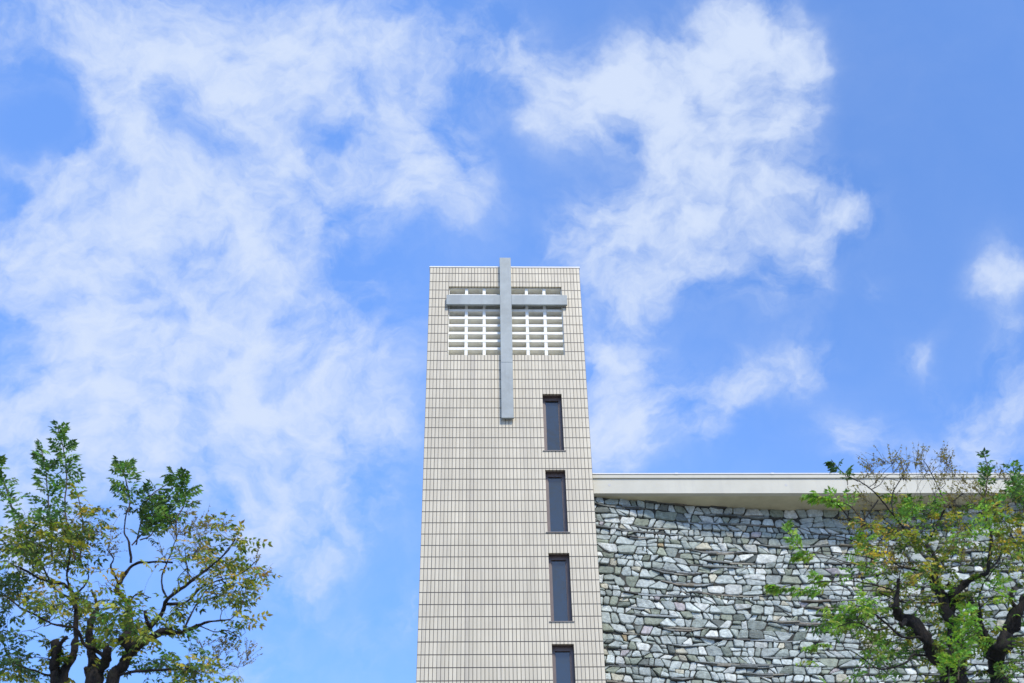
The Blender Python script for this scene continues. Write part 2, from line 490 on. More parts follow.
for lo, hi in slabs:
    if not (SX0 - .02 < lo[0][0] and lo[2][0] < SX1 and SZ0 < lo[0][1] and hi[0][1] < SZ1): continue
    colr = rng.choice(((.15, .16, .145), (.21, .23, .21), (.24, .23, .18), (.10, .11, .10), (.08, .08, .07), (.28, .31, .30), (.19, .17, .13)))
    dep = rng.uniform(.015, .085); tl = rng.uniform(-.012, .012)
    A = [place(x, z, dep + tl * (i - 1)) for i, (x, z) in enumerate(lo)]; Bq = [place(x, z, dep + tl * (i - 1) - .004) for i, (x, z) in enumerate(hi)]
    A2 = [place(x, z, -.02) for x, z in lo]; B2 = [place(x, z, -.02) for x, z in hi]
    for i in (0, 1):
        st.face([A[i], A[i + 1], Bq[i + 1], Bq[i]], 0, colr)
        st.face([A2[i], A2[i + 1], A[i + 1], A[i]], 0, colr); st.face([Bq[i], Bq[i + 1], B2[i + 1], B2[i]], 0, colr)
    st.face([A2[0], A[0], Bq[0], B2[0]], 0, colr); st.face([A[2], A2[2], B2[2], Bq[2]], 0, colr)
for poly in stones:
    poly = clip(poly, -1, 0, -SX0)
    if len(poly) < 3 or max(p[0] for p in poly) > SX1 or min(p[1] for p in poly) < SZ0 or sum(p[1] for p in poly) / len(poly) > SZ1: continue
    poly = [(p[0] + rng.uniform(-.006, .006), p[1] + rng.uniform(-.006, .006)) for p in poly]
    cx = sum(p[0] for p in poly) / len(poly); cz = sum(p[1] for p in poly) / len(poly)
    area = abs(sum(poly[q][0] * poly[(q + 1) % len(poly)][1] - poly[(q + 1) % len(poly)][0] * poly[q][1] for q in range(len(poly)))) / 2
    if area < .0015: continue
    # drop very short edges, cut corners
    P = []
    for q in range(len(poly)):
        a, b_ = poly[q], poly[(q + 1) % len(poly)]
        if math.hypot(a[0] - b_[0], a[1] - b_[1]) > .02: P.append(b_)
    if len(P) < 3: continue
    rr = math.sqrt(area / PI)
    Q = []
    for q in range(len(P)):
        a, b_, c_ = P[q - 1], P[q], P[(q + 1) % len(P)]
        cut = rng.uniform(.07, .24)
        Q.append((b_[0] + (a[0] - b_[0]) * cut, b_[1] + (a[1] - b_[1]) * cut))
        Q.append((b_[0] + (c_[0] - b_[0]) * cut, b_[1] + (c_[1] - b_[1]) * cut))
    gap = rng.uniform(.004, .011)
    def inset(pl, dd, jit=0):
        out = []
        for px, pz in pl:
            vx, vz = cx - px, cz - pz; L = math.hypot(vx, vz) + 1e-6
            out.append((px + vx / L * dd + rng.uniform(-jit, jit), pz + vz / L * dd + rng.uniform(-jit, jit)))
        return out
    o0 = inset(Q, gap, .003); o1 = inset(o0, .003); o2 = inset(o1, .014, .004)
    dep = rng.uniform(.012, .062); tx, tz = rng.uniform(-.24, .24), rng.uniform(-.34, .24)
    def dd(p, base): return base + (p[0] - cx) * tx + (p[1] - cz) * tz
    colr = pick()
    r0 = [place(*p, -.03) for p in o0]; r1 = [place(*p, dd(p, dep - .010)) for p in o1]; r2 = [place(*p, dd(p, dep) + rng.uniform(-.003, .003)) for p in o2]
    ctr = place(cx, cz, dep + rng.uniform(-.004, .012))
    n = len(st.v); k = len(o0)
    st.v += r0 + r1 + r2 + [ctr]
    for q in range(k):
        q1 = (q + 1) % k
        for A0, B0 in ((0, k), (k, 2 * k)):
            st.f.append((n + A0 + q, n + A0 + q1, n + B0 + q1, n + B0 + q)); st.m.append(0); st.c.append(colr); st.uv.append(None)
        st.f.append((n + 2 * k + q, n + 2 * k + q1, n + 3 * k)); st.m.append(0); st.c.append(colr); st.uv.append(None)
# mortar bed behind (real wall body, to the ground)
NX = 80
for i in range(NX):
    xa = HX0 + (SX1 + 1.4 - HX0) * i / NX; xb = HX0 + (SX1 + 1.4 - HX0) * (i + 1) / NX
    for za, zb in ((0, SZ0), (SZ0, ZB - .001)):
        st.face([place(xa, za, 0), place(xb, za, 0), place(xb, zb, 0), place(xa, zb, 0)], 1)
    st.face([place(xb, 0, -.4), place(xa, 0, -.4), place(xa, ZB - .001, -.4), place(xb, ZB - .001, -.4)], 1)
hs(st.build('stone_wall', [m_stone, m_mortar], hall))
# soffit infill between fascia and slab is the slab itself

# ------------------------------------------------------------------ trees
def smooth_path(P, rad, step=.05):
    out = []; n = len(P)
    for i in range(n - 1):
        p0, p1, p2, p3 = P[max(i - 1, 0)], P[i], P[i + 1], P[min(i + 2, n - 1)]
        L = (p2 - p1).length; k = max(2, int(L / step))
        for s in range(k):
            t = s / k
            q = .5 * ((2 * p1) + (p2 - p0) * t + (2 * p0 - 5 * p1 + 4 * p2 - p3) * t * t + (3 * p1 - p0 - 3 * p2 + p3) * t ** 3)
            out.append((q, rad[i] + (rad[i + 1] - rad[i]) * t))
    out.append((P[-1], rad[-1]))
    return out

def tube(mb, path, sides=7, lump=.0, cap=True, seed=0):
    n0 = len(mb.v); k = len(path)
    up = Vector((.3, .9, .1))
    for i, (p, r) in enumerate(path):
        a = path[max(i - 1, 0)][0]; b = path[min(i + 1, k - 1)][0]
        d = (b - a).normalized() if (b - a).length > 1e-6 else Vector((0, 0, 1))
        e1 = d.cross(up)
        if e1.length < 1e-3: e1 = d.cross(Vector((1, 0, 0)))
        e1.normalize(); e2 = d.cross(e1)
        for s in range(sides):
            t = 2 * PI * s / sides
            v = e1 * math.cos(t) + e2 * math.sin(t)
            rr = r * (1 + lump * (noise.noise(p * 9 + v * 1.3 + Vector((seed, 0, 0))) * 1.5 + noise.noise(p * 26 + v * 2.6) * 1.1)) if lump else r
            mb.v.append(tuple(p + v * rr))
    for i in range(k - 1):
        for s in range(sides):
            s1 = (s + 1) % sides
            mb.f.append((n0 + i * sides + s, n0 + i * sides + s1, n0 + (i + 1) * sides + s1, n0 + (i + 1) * sides + s))
            mb.m.append(0); mb.c.append(None); mb.uv.append(None)
    if lump:
        mb.f.append(tuple(n0 + s for s in reversed(range(sides)))); mb.m.append(0); mb.c.append(None); mb.uv.append(None)
    if cap:
        mb.f.append(tuple(n0 + (k - 1) * sides + s for s in range(sides))); mb.m.append(0); mb.c.append(None); mb.uv.append(None)

GREENS = {
 'deep':   [(.040, .085, .018), (.060, .120, .022), (.085, .155, .026), (.026, .058, .016)],
 'olive':  [(.050, .080, .014), (.095, .130, .018), (.135, .165, .024), (.030, .050, .012), (.20, .19, .025)],
 'yellow': [(.19, .18, .025), (.27, .22, .025), (.13, .16, .025), (.26, .18, .035), (.07, .10, .018), (.05, .08, .015)],
 'bright': [(.10, .19, .025), (.14, .24, .035), (.075, .15, .025), (.18, .24, .04)],
 'dark':   [(.018, .042, .012), (.030, .060, .016), (.045, .075, .02)],
}
class Tree:
    def __init__(s, depth, seed, lscale=1.0, dens=1.0, bright=1.0):
        s.y = depth; s.r = random.Random(seed)
        s.wood = MB(); s.twig = MB(); s.leaf = MB(); s.pan = MB()
        s.nodes = []; s.ls = lscale; s.dens = dens; s.bright = bright
    def P(s, px, py, dy=0): return at(px, py, s.y + dy)
    def limb(s, pts, w, d0=0, d1=0, root=None, lump=.42, twig=False, sides=10):
        """pts in view directions, w widths in picture units, d0..d1 depth offsets along the limb"""
        n = len(pts); P = []; rad = []
        if root: P.append(root[0]); rad.append(root[1])
        for i, (a, b) in enumerate(pts):
            t = i / max(1, n - 1); dy = d0 + (d1 - d0) * t
            p = s.P(a, b, dy)
            jit = .012 if i else 0
            P.append(p + Vector((0, s.r.uniform(-.05, .05) * (i > 0), 0)))
            zc = -(R.transposed() @ (p - EYE)).z
            ww = w[0] + (w[1] - w[0]) * t
            rad.append(max(.0016, ww * (1.10 if ww > 6 else .82) / 2 * zc / F))
        path = smooth_path(P, rad, .03)
        # small crooks
        out = []
        for q, r in path:
            nv = noise.noise_vector(q * 6) * .35 * min(.06, r * 1.2) + noise.noise_vector(q * 17) * .006
            out.append((q + nv, r))
        tube(s.twig if twig else s.wood, out, sides, lump, seed=len(s.nodes))
        for q, r in out[2:]: s.nodes.append((q, r))
        return out
    def kd(s):
        k = kdtree.KDTree(len(s.nodes))
        for i, (p, r) in enumerate(s.nodes): k.insert(p, i)
        k.balance(); return k
    def twig_to(s, tgt, kd, r1=.0022):
        best = None
        for co_, idx, dist in kd.find_n(tgt, 14):
            # prefer starting points below/inside the target
            cost = dist + max(0, co_.z - tgt.z + .02) * 1.5
            if best is None or cost < best[0]: best = (cost, idx, dist)
        p, r = s.nodes[best[1]]; L = best[2]
        r0 = min(r * .8, .0035 + L * .0045)
        mid1 = p.lerp(tgt, .35) + Vector([s.r.uniform(-.10, .10) * L for _ in range(3)]) + Vector((0, 0, -.03 * L))
        mid2 = p.lerp(tgt, .7) + Vector([s.r.uniform(-.10, .10) * L for _ in range(3)])
        path = smooth_path([p, mid1, mid2, tgt], [r0, r0 * .8, r0 * .6, r1 * .8], .06)
        tube(s.twig, path, 4, 0, False)
        return path
    def leaflet(s, p, d, nrm, L, W, col):
        sd = d.cross(nrm).normalized()
        up = nrm * (W * .25)
        m1 = p + d * L * .42
        tip = p + d * L - nrm * L * .12
        s.leaf.face([p, m1 + sd * W * .5 + up, tip, m1], 0, col)
        s.leaf.face([p, m1, tip, m1 - sd * W * .5 + up], 0, col)
    def compound(s, p, d, L=.22, pal='olive', pairs=5, ll=.052, fill=.92):
        r = s.r; d = d.normalized()
        col0 = r.choice(GREENS[pal]); k0 = r.uniform(.8, 1.2) * s.bright
        side = d.cross(Vector((r.uniform(-.4, .4), r.uniform(-.4, .4), 1)))
        if side.length < .05: side = Vector((1, 0, 0))
        side.normalize(); nrm = side.cross(d).normalized()
        roll = r.uniform(-.7, .7)
        side, nrm = side * math.cos(roll) + nrm * math.sin(roll), nrm * math.cos(roll) - side * math.sin(roll)
        q = p.copy(); dd = d.copy(); pth = [(q.copy(), .0016)]
        stp = L / pairs
        for i in range(pairs):
            dd = (dd + Vector((0, 0, -.085)) + Vector([r.uniform(-.05, .05) for _ in range(3)])).normalized()
            q = q + dd * stp; pth.append((q.copy(), .0010))
            sz = ll * s.ls * (1 - .3 * abs(i - pairs * .45) / pairs) * r.uniform(.8, 1.15)
            for sg in (-1, 1):
                if r.random() > fill: continue
                col = tuple(v * k0 * r.uniform(.82, 1.2) for v in (col0 if r.random() < .75 else r.choice(GREENS[pal])))
                ld = (side * sg * .85 + dd * .55 + Vector((0, 0, -.22)) + Vector([r.uniform(-.18, .18) for _ in range(3)])).normalized()
                n2 = (nrm + Vector([r.uniform(-.35, .35) for _ in range(3)])).normalized()
                s.leaflet(q, ld, n2, sz, sz * .52, col)
        if r.random() < fill: s.leaflet(q, dd, nrm, ll * s.ls, ll * s.ls * .5, col0)
        tube(s.twig, pth, 3, 0, False)
    def shoot(s, pts, n, pal, w=(3, 1.2), dy=0, leafstart=.35, L=.15, spread=.8, root=None):
        path = s.limb(pts, w, dy, dy, root=root, lump=0, twig=True, sides=5)
        m = len(path)
        n = int(n * 1.25)
        for i in range(n):
            t = leafstart + (1 - leafstart) * (i + s.r.random()) / n
            q = path[min(m - 1, int(t * (m - 1)))][0]
            ax = (path[min(m - 1, int(t * (m - 1)) + 1)][0] - path[max(0, int(t * (m - 1)) - 1)][0]).normalized()
            th = s.r.uniform(0, 2 * PI)
            out = Vector((math.cos(th), math.sin(th), 0)) * spread
            sc = 1.05 - .45 * max(0, (t - .6) / .4)
            s.compound(q, ax * .75 + out, L * sc * s.r.uniform(.8, 1.15), pal, 5, .046)
    def clump(s, px, py, rx, ry, n, pal, L=.17, dy=None, fill=.85, dspread=.45, droop=.0):
        """n leaf sprays scattered in an ellipsoid; each spray hangs on its own twig"""
        if dy is None: dy = s.r.uniform(-.6, .6)
        kd = s.kd(); new = []
        for i in range(int(n * s.dens)):
            while True:
                a, b = s.r.uniform(-1, 1), s.r.uniform(-1, 1)
                if a * a + b * b < 1: break
            p = s.P(px + a * rx, py + b * ry, dy + s.r.gauss(0, dspread * .5))
            path = s.twig_to(p, kd)
            new += [(q, r) for q, r in path[1:]]
            ax = (path[-1][0] - path[-2][0]).normalized()
            for k in range(s.r.choice((1, 2, 2, 3))):
                th = s.r.uniform(0, 2 * PI)
                j = s.r.randrange(max(1, len(path) - 4), len(path))
                s.compound(path[j][0], ax * .5 + Vector((math.cos(th), math.sin(th), s.r.uniform(-.2, .6) - droop)), L * s.r.uniform(.6, 1.2), pal, s.r.choice((3, 4, 5)), .046, fill)
            if i % 6 == 5:
                s.nodes += new; new = []; kd = s.kd()
        s.nodes += new
    def sprouts(s, n, pal, zmin, minr=.02, L=.12):
        k = [nd for nd in s.nodes if nd[1] > minr and nd[0].z > zmin]
        for i in range(n):
            p, r = s.r.choice(k)
            th = s.r.uniform(0, 2 * PI); o_ = Vector((math.cos(th), math.sin(th), s.r.uniform(-.1, .8))).normalized()
            for j in range(s.r.choice((1, 2, 3))):
                s.compound(p + o_ * r * .8, o_ + Vector([s.r.uniform(-.5, .5) for _ in range(3)]), L * s.r.uniform(.6, 1.3), pal, s.r.choice((3, 4)), .042)
    def panicles(s, px, py, rx, ry, n, dy=None, L=.32):
        """dry brownish flower stalks: fine forked twigs dotted with husks"""
        if dy is None: dy = s.r.uniform(-.5, .5)
        kd = s.kd()
        for i in range(n):
            a, b = s.r.uniform(-1, 1), s.r.uniform(-1, 1)
            p = s.P(px + a * rx, py + b * ry, dy + s.r.gauss(0, .2))
            path = s.twig_to(p, kd, .0016)
            ax = (path[-1][0] - path[0][0]).normalized() + Vector((0, 0, .8)); ax.normalize()
            for k in range(s.r.randint(4, 8)):
                dv = (ax + Vector([s.r.uniform(-.7, .7) for _ in range(3)])).normalized()
                l = L * s.r.uniform(.3, 1)
                e = p + dv * l
                tube(s.pan, [(p, .0017), (p + dv * l * .5 + Vector((0, 0, .01)), .0013), (e, .0009)], 3, 0, False)
                for h_ in range(s.r.randint(3, 7)):
                    q = p + dv * l * s.r.uniform(.3, 1)
                    dq = Vector([s.r.uniform(-1, 1) for _ in range(3)]).normalized()
                    col = s.r.choice(((.30, .22, .08), (.36, .29, .12), (.22, .16, .06), (.32, .29, .10)))
                    wv = dq.cross(Vector((.3, .5, .8))).normalized() * .0065 * s.r.uniform(.6, 1.4)
                    l2 = .020 * s.r.uniform(.6, 1.4)
                    n = len(s.pan.v)
                    s.pan.v += [tuple(q), tuple(q + dq * l2 * .5 + wv), tuple(q + dq * l2), tuple(q + dq * l2 * .5 - wv)]
                    s.pan.f.append((n, n + 1, n + 2, n + 3)); s.pan.m.append(1); s.pan.c.append(col); s.pan.uv.append(None)
    def build(s, name, base, label, seedlabel):
        o = tag(empty(name, base), label, 'tree')
        inv = Matrix.Translation(-Vector(base))
        parts = [s.wood.build('trunk', m_bark, o, smooth=True), s.twig.build('twigs', m_twig, o, smooth=True), s.leaf.build('crown', m_leaf, o)]
        if s.pan.v: parts.append(tag(s.pan.build('seed_stalks', [m_twig, m_leaf], o), seedlabel))
        for p in parts: p.matrix_parent_inverse = inv
        return o

# ---- left tree
T = Tree(10.0, 3, 1.25, 1.15, 2.1)
gx = T.P(92, 683).x
base = Vector((gx, 10.0, 0)); fork = Vector((gx + .02, 10.0, 3.9))
tube(T.wood, smooth_path([base, Vector((gx - .03, 10.02, 1.5)), Vector((gx + .04, 9.98, 3.0)), fork], [.17, .14, .13, .13], .15), 12, .25)
rt_ = (fork, .075)
T.limb([(58, 690), (55.5, 666), (56.5, 653), (54, 640)], (10, 7.5), 0, -.15, rt_)
T.limb([(57, 655), (62, 646), (68, 640)], (6.5, 5), -.1, -.2)
A1 = T.limb([(64, 690), (72, 663), (75, 649), (75, 634), (75, 609), (73, 594), (63, 584), (45, 580), (21, 569)], (8, 2), 0, .3, rt_)
T.limb([(75, 609), (68, 597), (56, 590), (44, 570), (36, 548)], (3.5, 1.3), .1, .2)
T.limb([(73, 596), (66, 575), (70, 555), (64, 530)], (3.0, 1.2), .15, -.1)
T.limb([(73, 596), (86, 580), (88, 560)], (2.5, 1.0), .15, -.2)
T.limb([(92, 690), (96, 672), (92, 659), (90, 645), (91, 624), (96, 606), (92, 590)], (14, 2.2), 0, .1, rt_)
T.limb([(95, 674), (103, 662), (108, 655), (110, 648)], (11, 8), 0, -.1)
T.limb([(103, 656), (95, 649), (88, 647), (82, 642), (77, 630), (64, 626), (52, 624), (31, 613), (19, 607)], (5, 1.6), -.05, -.4)
T.limb([(94, 680), (87, 674), (85, 667)], (6, 4.5), 0, -.1)
D1 = T.limb([(109, 690), (119, 666), (128, 651), (142, 643), (160, 634), (180, 630), (196, 624), (208, 620), (230, 619)], (11, 1.8), 0, -.3, rt_)
T.limb([(130, 649), (125, 640), (128, 630), (129, 616), (127, 603), (119, 592), (118, 582), (131, 563), (150, 564), (172, 561)], (9, 2), -.05, .2)
T.limb([(119, 584), (112, 570), (114, 560), (106, 548)], (3, 1), .1, -.2)
T.limb([(131, 563), (130, 545), (124, 530), (128, 512)], (2.8, 1.4), .1, 0)
T.limb([(128, 603), (138, 595), (150, 596)], (2, 1), .05, -.2)
T.limb([(136, 646), (148, 630), (160, 611), (168, 600), (188, 586), (200, 574), (224, 558), (236, 541)], (7, 1.3), -.05, -.2)
T.limb([(150, 628), (147, 620), (146, 613)], (5, 4), -.1, -.2)
T.limb([(165, 604), (184, 601), (200, 590), (212, 580), (240, 572), (258, 560)], (3.2, 1), -.1, .1)
T.limb([(184, 630), (192, 612), (200, 598), (208, 588), (222, 583)], (2.5, 1), -.2, 0)
T.limb([(168, 600), (161, 585), (163, 572), (172, 552), (178, 530)], (2.6, 1), -.1, .2)
T.limb([(116, 676), (140, 672), (165, 668), (190, 668), (214, 664)], (4, 1.2), 0, -.4)
T.limb([(196, 624), (214, 632), (228, 630), (240, 640)], (1.6, .8), -.2, -.3)
T.limb([(60, 680), (40, 672), (22, 668), (8, 655), (2, 640)], (3, 1.2), 0, .3)
T.limb([(19, 607), (8, 598), (-6, 592)], (1.6, 1), -.4, -.5)
# upright leafy shoots
T.shoot([(75, 560), (68, 525), (66, 506), (66, 480), (63, 450), (58, 428)], 34, 'deep', (2.6, 1), .1, .52, .15)
T.shoot([(52, 556), (50, 520), (48, 498), (46, 470), (42, 450)], 26, 'deep', (2.4, 1), -.2, .45, .13)
T.shoot([(28, 560), (18, 530), (12, 506), (5, 484), (-3, 462)], 24, 'deep', (2.6, 1), .3, .5, .13)
T.shoot([(128, 512), (129, 498), (126, 480), (121, 462)], 26, 'deep', (2.2, 1), 0, .15, .15)
T.shoot([(136, 545), (140, 520), (150, 500), (164, 484), (176, 478)], 12, 'deep', (2, 1), .2, .45, .11)
T.shoot([(176, 540), (178, 520), (184, 500), (184, 484), (172, 476)], 26, 'deep', (2, 1), -.2, .35, .14)
T.shoot([(132, 545), (144, 530), (154, 518), (163, 503)], 26, 'dark', (2, 1), .1, .2, .14)
T.shoot([(140, 540), (150, 534), (160, 522), (170, 512)], 18, 'deep', (2, 1), -.1, .2, .12)
T.shoot([(80, 560), (82, 520), (78, 496), (74, 486)], 7, 'olive', (1.8, .8), .2, .6, .08)
# crown masses
for a in [(30, 540, 26, 18, 26, 'olive'), (62, 530, 26, 16, 30, 'olive'), (92, 535, 16, 18, 14, 'olive'), (12, 552, 14, 16, 14, 'olive'), (44, 516, 24, 12, 14, 'deep'),
          (60, 556, 30, 14, 26, 'olive'), (22, 575, 22, 10, 10, 'olive'), (96, 520, 10, 18, 8, 'yellow'), (8, 588, 14, 12, 12, 'dark'), (12, 604, 16, 10, 10, 'dark'),
          (12, 598, 10, 8, 5, 'yellow'), (60, 604, 22, 10, 14, 'olive'), (54, 596, 14, 12, 8, 'yellow'), (72, 615, 22, 9, 12, 'olive'), (104, 576, 10, 14, 5, 'yellow'), (88, 600, 18, 12, 10, 'olive'),
          (112, 606, 12, 8, 7, 'olive'), (132, 640, 18, 14, 22, 'olive'), (118, 624, 12, 12, 9, 'deep'), (140, 622, 14, 10, 10, 'olive'), (152, 636, 10, 8, 6, 'olive'),
          (10, 650, 18, 20, 26, 'dark'), (12, 674, 22, 12, 12, 'olive'), (40, 676, 10, 8, 5, 'deep'), (98, 640, 12, 12, 7, 'olive'), (64, 668, 8, 12, 4, 'olive'),
          (176, 552, 16, 10, 6, 'yellow'), (192, 546, 12, 9, 7, 'yellow'), (228, 530, 10, 7, 8, 'yellow'), (242, 540, 9, 7, 6, 'yellow'), (214, 560, 12, 10, 8, 'olive'), (226, 566, 12, 10, 9, 'yellow'),
          (236, 582, 14, 12, 10, 'yellow'), (250, 572, 8, 8, 5, 'yellow'), (256, 584, 6, 8, 4, 'olive'), (222, 596, 12, 9, 8, 'olive'), (244, 598, 10, 7, 5, 'yellow'), (206, 580, 10, 8, 5, 'yellow'),
          (236, 636, 6, 10, 4, 'olive'), (244, 620, 6, 8, 3, 'yellow'), (184, 672, 22, 11, 20, 'olive'), (206, 668, 14, 10, 8, 'yellow'), (168, 664, 10, 6, 4, 'deep'), (150, 670, 14, 12, 10, 'deep'),
          (170, 612, 14, 10, 6, 'olive'), (188, 604, 12, 8, 4, 'olive'), (236, 672, 10, 8, 4, 'olive'), (190, 640, 16, 10, 4, 'deep'), (152, 508, 14, 10, 8, 'dark'), (166, 515, 12, 8, 7, 'deep'), (182, 528, 14, 8, 4, 'olive')]:
    T.clump(*a)
for a in [(84, 540, 26, 26, 8), (115, 545, 14, 14, 5), (176, 542, 22, 14, 9), (208, 535, 14, 10, 4), (225, 655, 24, 12, 9), (244, 662, 8, 6, 4), (196, 520, 14, 12, 4), (258, 572, 5, 8, 2)]:
    T.panicles(*a, L=.22)
T.sprouts(60, 'olive', 4.6)
T.build('broadleaf_tree', tuple(base), 'smaller leafy street tree with stubby pruned limbs standing against open sky', 'dry seed stalks')

# ---- right tree
T = Tree(10.0, 8, 1.12, 1.1, 2.2)
gx = T.P(975, 720).x
base = Vector((gx, 10.05, 0)); fork = Vector((gx, 10.05, 3.6))
tube(T.wood, smooth_path([base, Vector((gx - .05, 10.02, 1.5)), Vector((gx + .04, 10.03, 2.8)), fork], [.22, .18, .16, .17], .15), 12, .25)
rt_ = (fork, .10)
T.limb([(958, 700), (953, 683), (948, 664), (935, 653), (923, 640), (914, 624), (903, 617), (896, 608), (897, 594), (899, 578)], (17, 3.5), 0, -.4, rt_, .5)
T.limb([(906, 620), (902, 626), (899, 624)], (5, 3.5), -.3, -.4)
T.limb([(964, 700), (957, 683), (955, 650), (951, 628), (944, 609), (938, 590), (935, 571)], (14, 8), 0, .1, rt_, .5)
T.limb([(935, 575), (937, 568), (930, 552), (928, 541), (935, 530), (941, 518), (945, 509), (955, 499), (963, 494)], (5, 1.4), .1, .2)
T.limb([(930, 552), (918, 540), (907, 530), (900, 520), (893, 514), (878, 499), (862, 486), (848, 474)], (3.2, 1), .1, -.2)
T.limb([(948, 606), (953, 592), (963, 586), (974, 577), (988, 572), (990, 560), (991, 537), (986, 520), (981, 500)], (8, 2), .1, -.1)
T.limb([(947, 618), (954, 604), (955, 594), (950, 584)], (8, 6), .1, .1, None, .6)
T.limb([(1004, 705), (1001, 683), (994, 657), (986, 645), (977, 624), (969, 603), (966, 590)], (17, 4), .05, .3, rt_, .5)
T.limb([(994, 660), (1003, 645), (1011, 632), (1017, 613), (1025, 600), (1036, 575), (1040, 550)], (16, 6), .05, -.3, None, .5)
T.limb([(1017, 612), (1010, 600), (1012, 588)], (6, 3), -.1, -.2)
T.limb([(1036, 575), (1022, 560), (1016, 540), (1006, 520)], (4, 1.3), -.3, 0)
T.limb([(990, 648), (982, 628), (978, 600), (986, 580), (1002, 560)], (3, 1), 0, -.3)
T.limb([(932, 656), (918, 654), (912, 656), (902, 666), (881, 668), (864, 660), (850, 652)], (3.6, 1.2), -.1, -.5)
T.limb([(926, 642), (917, 638), (902, 637), (887, 624), (878, 617), (866, 608), (850, 606)], (3.6, 1.2), -.2, -.5)
T.limb([(890, 626), (874, 632), (856, 624), (838, 626)], (2, 1), -.4, -.5)
T.limb([(942, 604), (925, 601), (908, 603), (895, 598), (880, 590)], (3, 1.2), 0, -.3)
T.limb([(940, 588), (925, 575), (905, 570), (885, 560), (868, 548)], (2.6, 1), 0, -.3)
T.limb([(935, 573), (930, 555), (915, 545), (900, 535), (885, 532)], (2.2, .9), 0, .3)
T.limb([(989, 570), (1000, 558), (1008, 540), (1015, 520)], (2.4, 1), 0, .3)
T.limb([(945, 509), (942, 490), (930, 470), (915, 452)], (1.5, .7), .2, .1)
T.limb([(893, 514), (892, 495), (902, 475), (898, 455)], (1.5, .7), -.1, .1)
T.limb([(893, 590), (860, 582), (830, 583), (800, 586), (768, 588)], (1.6, .9), -.3, -.6)
T.limb([(878, 560), (850, 556), (820, 552), (795, 556)], (1.5, .8), -.2, -.4)
T.limb([(868, 548), (845, 538), (815, 534), (790, 524)], (1.5, .8), -.3, -.5)
T.limb([(850, 520), (835, 505), (815, 498)], (1.6, .9), -.3, -.3)
T.limb([(878, 500), (862, 520), (848, 516)], (1.6, 1), -.2, -.3)
# shoots
T.shoot([(862, 520), (848, 508), (830, 500), (808, 496)], 24, 'bright', (1.8, 1), -.3, .25, .12, .6)
T.shoot([(896, 592), (856, 588), (806, 588), (768, 588)], 22, 'bright', (1.4, .8), -.55, .55, .10, .6)
T.shoot([(880, 570), (845, 560), (820, 552), (800, 548), (786, 526)], 12, 'bright', (1.4, .8), -.45, .72, .09, .6)
T.shoot([(850, 566), (825, 560), (805, 556), (792, 556)], 8, 'bright', (1.2, .8), -.4, .6, .08, .6)
T.shoot([(850, 590), (835, 584), (820, 580), (812, 576)], 8, 'bright', (1.2, .8), -.4, .5, .08, .6)
T.shoot([(866, 650), (845, 645), (820, 646), (806, 648)], 9, 'bright', (1.2, .8), -.4, .6, .08, .6)
T.shoot([(982, 520), (984, 495), (986, 472), (984, 458)], 12, 'deep', (1.8, 1), -.1, .5, .09, .6)
T.shoot([(1020, 530), (1022, 500), (1018, 480), (1012, 466)], 18, 'deep', (2, 1), -.2, .4, .12)
T.shoot([(848, 485), (846, 474), (836, 464), (830, 462)], 10, 'deep', (1.2, .8), -.2, .3, .08)
T.shoot([(958, 680), (962, 650), (966, 625), (968, 604)], 34, 'bright', (2, 1), -.5, .15, .12, .8)
T.shoot([(948, 690), (952, 660), (956, 640), (955, 620)], 20, 'bright', (2, 1), -.45, .15, .10, .8)
T.shoot([(866, 560), (868, 540), (858, 535)], 8, 'bright', (1.4, .8), -.2, .2, .08)
for a in [(848, 622, 24, 10, 30, 'bright'), (842, 626, 22, 10, 16, 'deep'), (872, 640, 16, 14, 14, 'olive'), (884, 652, 16, 14, 12, 'bright'), (866, 606, 16, 12, 12, 'bright'), (890, 610, 14, 12, 9, 'olive'),
          (866, 575, 14, 14, 13, 'bright'), (858, 552, 10, 10, 9, 'bright'), (876, 556, 14, 14, 10, 'yellow'), (888, 580, 14, 12, 10, 'olive'), (895, 660, 20, 14, 14, 'deep'),
          (912, 516, 20, 14, 20, 'deep'), (920, 504, 14, 12, 12, 'bright'), (896, 528, 14, 12, 10, 'yellow'), (912, 540, 16, 12, 12, 'olive'), (872, 528, 12, 12, 8, 'yellow'), (934, 534, 10, 12, 7, 'olive'),
          (954, 520, 14, 16, 14, 'yellow'), (968, 540, 14, 14, 12, 'bright'), (952, 556, 16, 14, 13, 'olive'), (930, 570, 12, 12, 8, 'yellow'), (916, 580, 14, 10, 9, 'bright'),
          (985, 500, 12, 14, 12, 'yellow'), (992, 520, 14, 16, 18, 'bright'), (1010, 512, 14, 16, 18, 'olive'), (1006, 540, 16, 14, 18, 'yellow'), (1018, 560, 12, 18, 12, 'olive'), (990, 556, 14, 12, 10, 'olive'),
          (1016, 492, 10, 12, 12, 'deep'), (1000, 590, 16, 14, 10, 'bright'), (972, 600, 14, 14, 8, 'olive'), (1010, 665, 16, 16, 12, 'deep'), (1016, 640, 12, 14, 6, 'olive'), (980, 630, 10, 14, 5, 'bright'),
          (928, 620, 14, 14, 8, 'olive'), (938, 648, 12, 14, 10, 'deep'), (940, 668, 12, 12, 9, 'olive'), (910, 640, 10, 10, 4, 'olive'), (925, 600, 12, 10, 5, 'yellow'), (864, 674, 18, 10, 7, 'deep'), (812, 672, 10, 6, 3, 'bright'), (900, 500, 14, 8, 6, 'yellow')]:
    T.clump(*a, L=.14, dspread=.35)
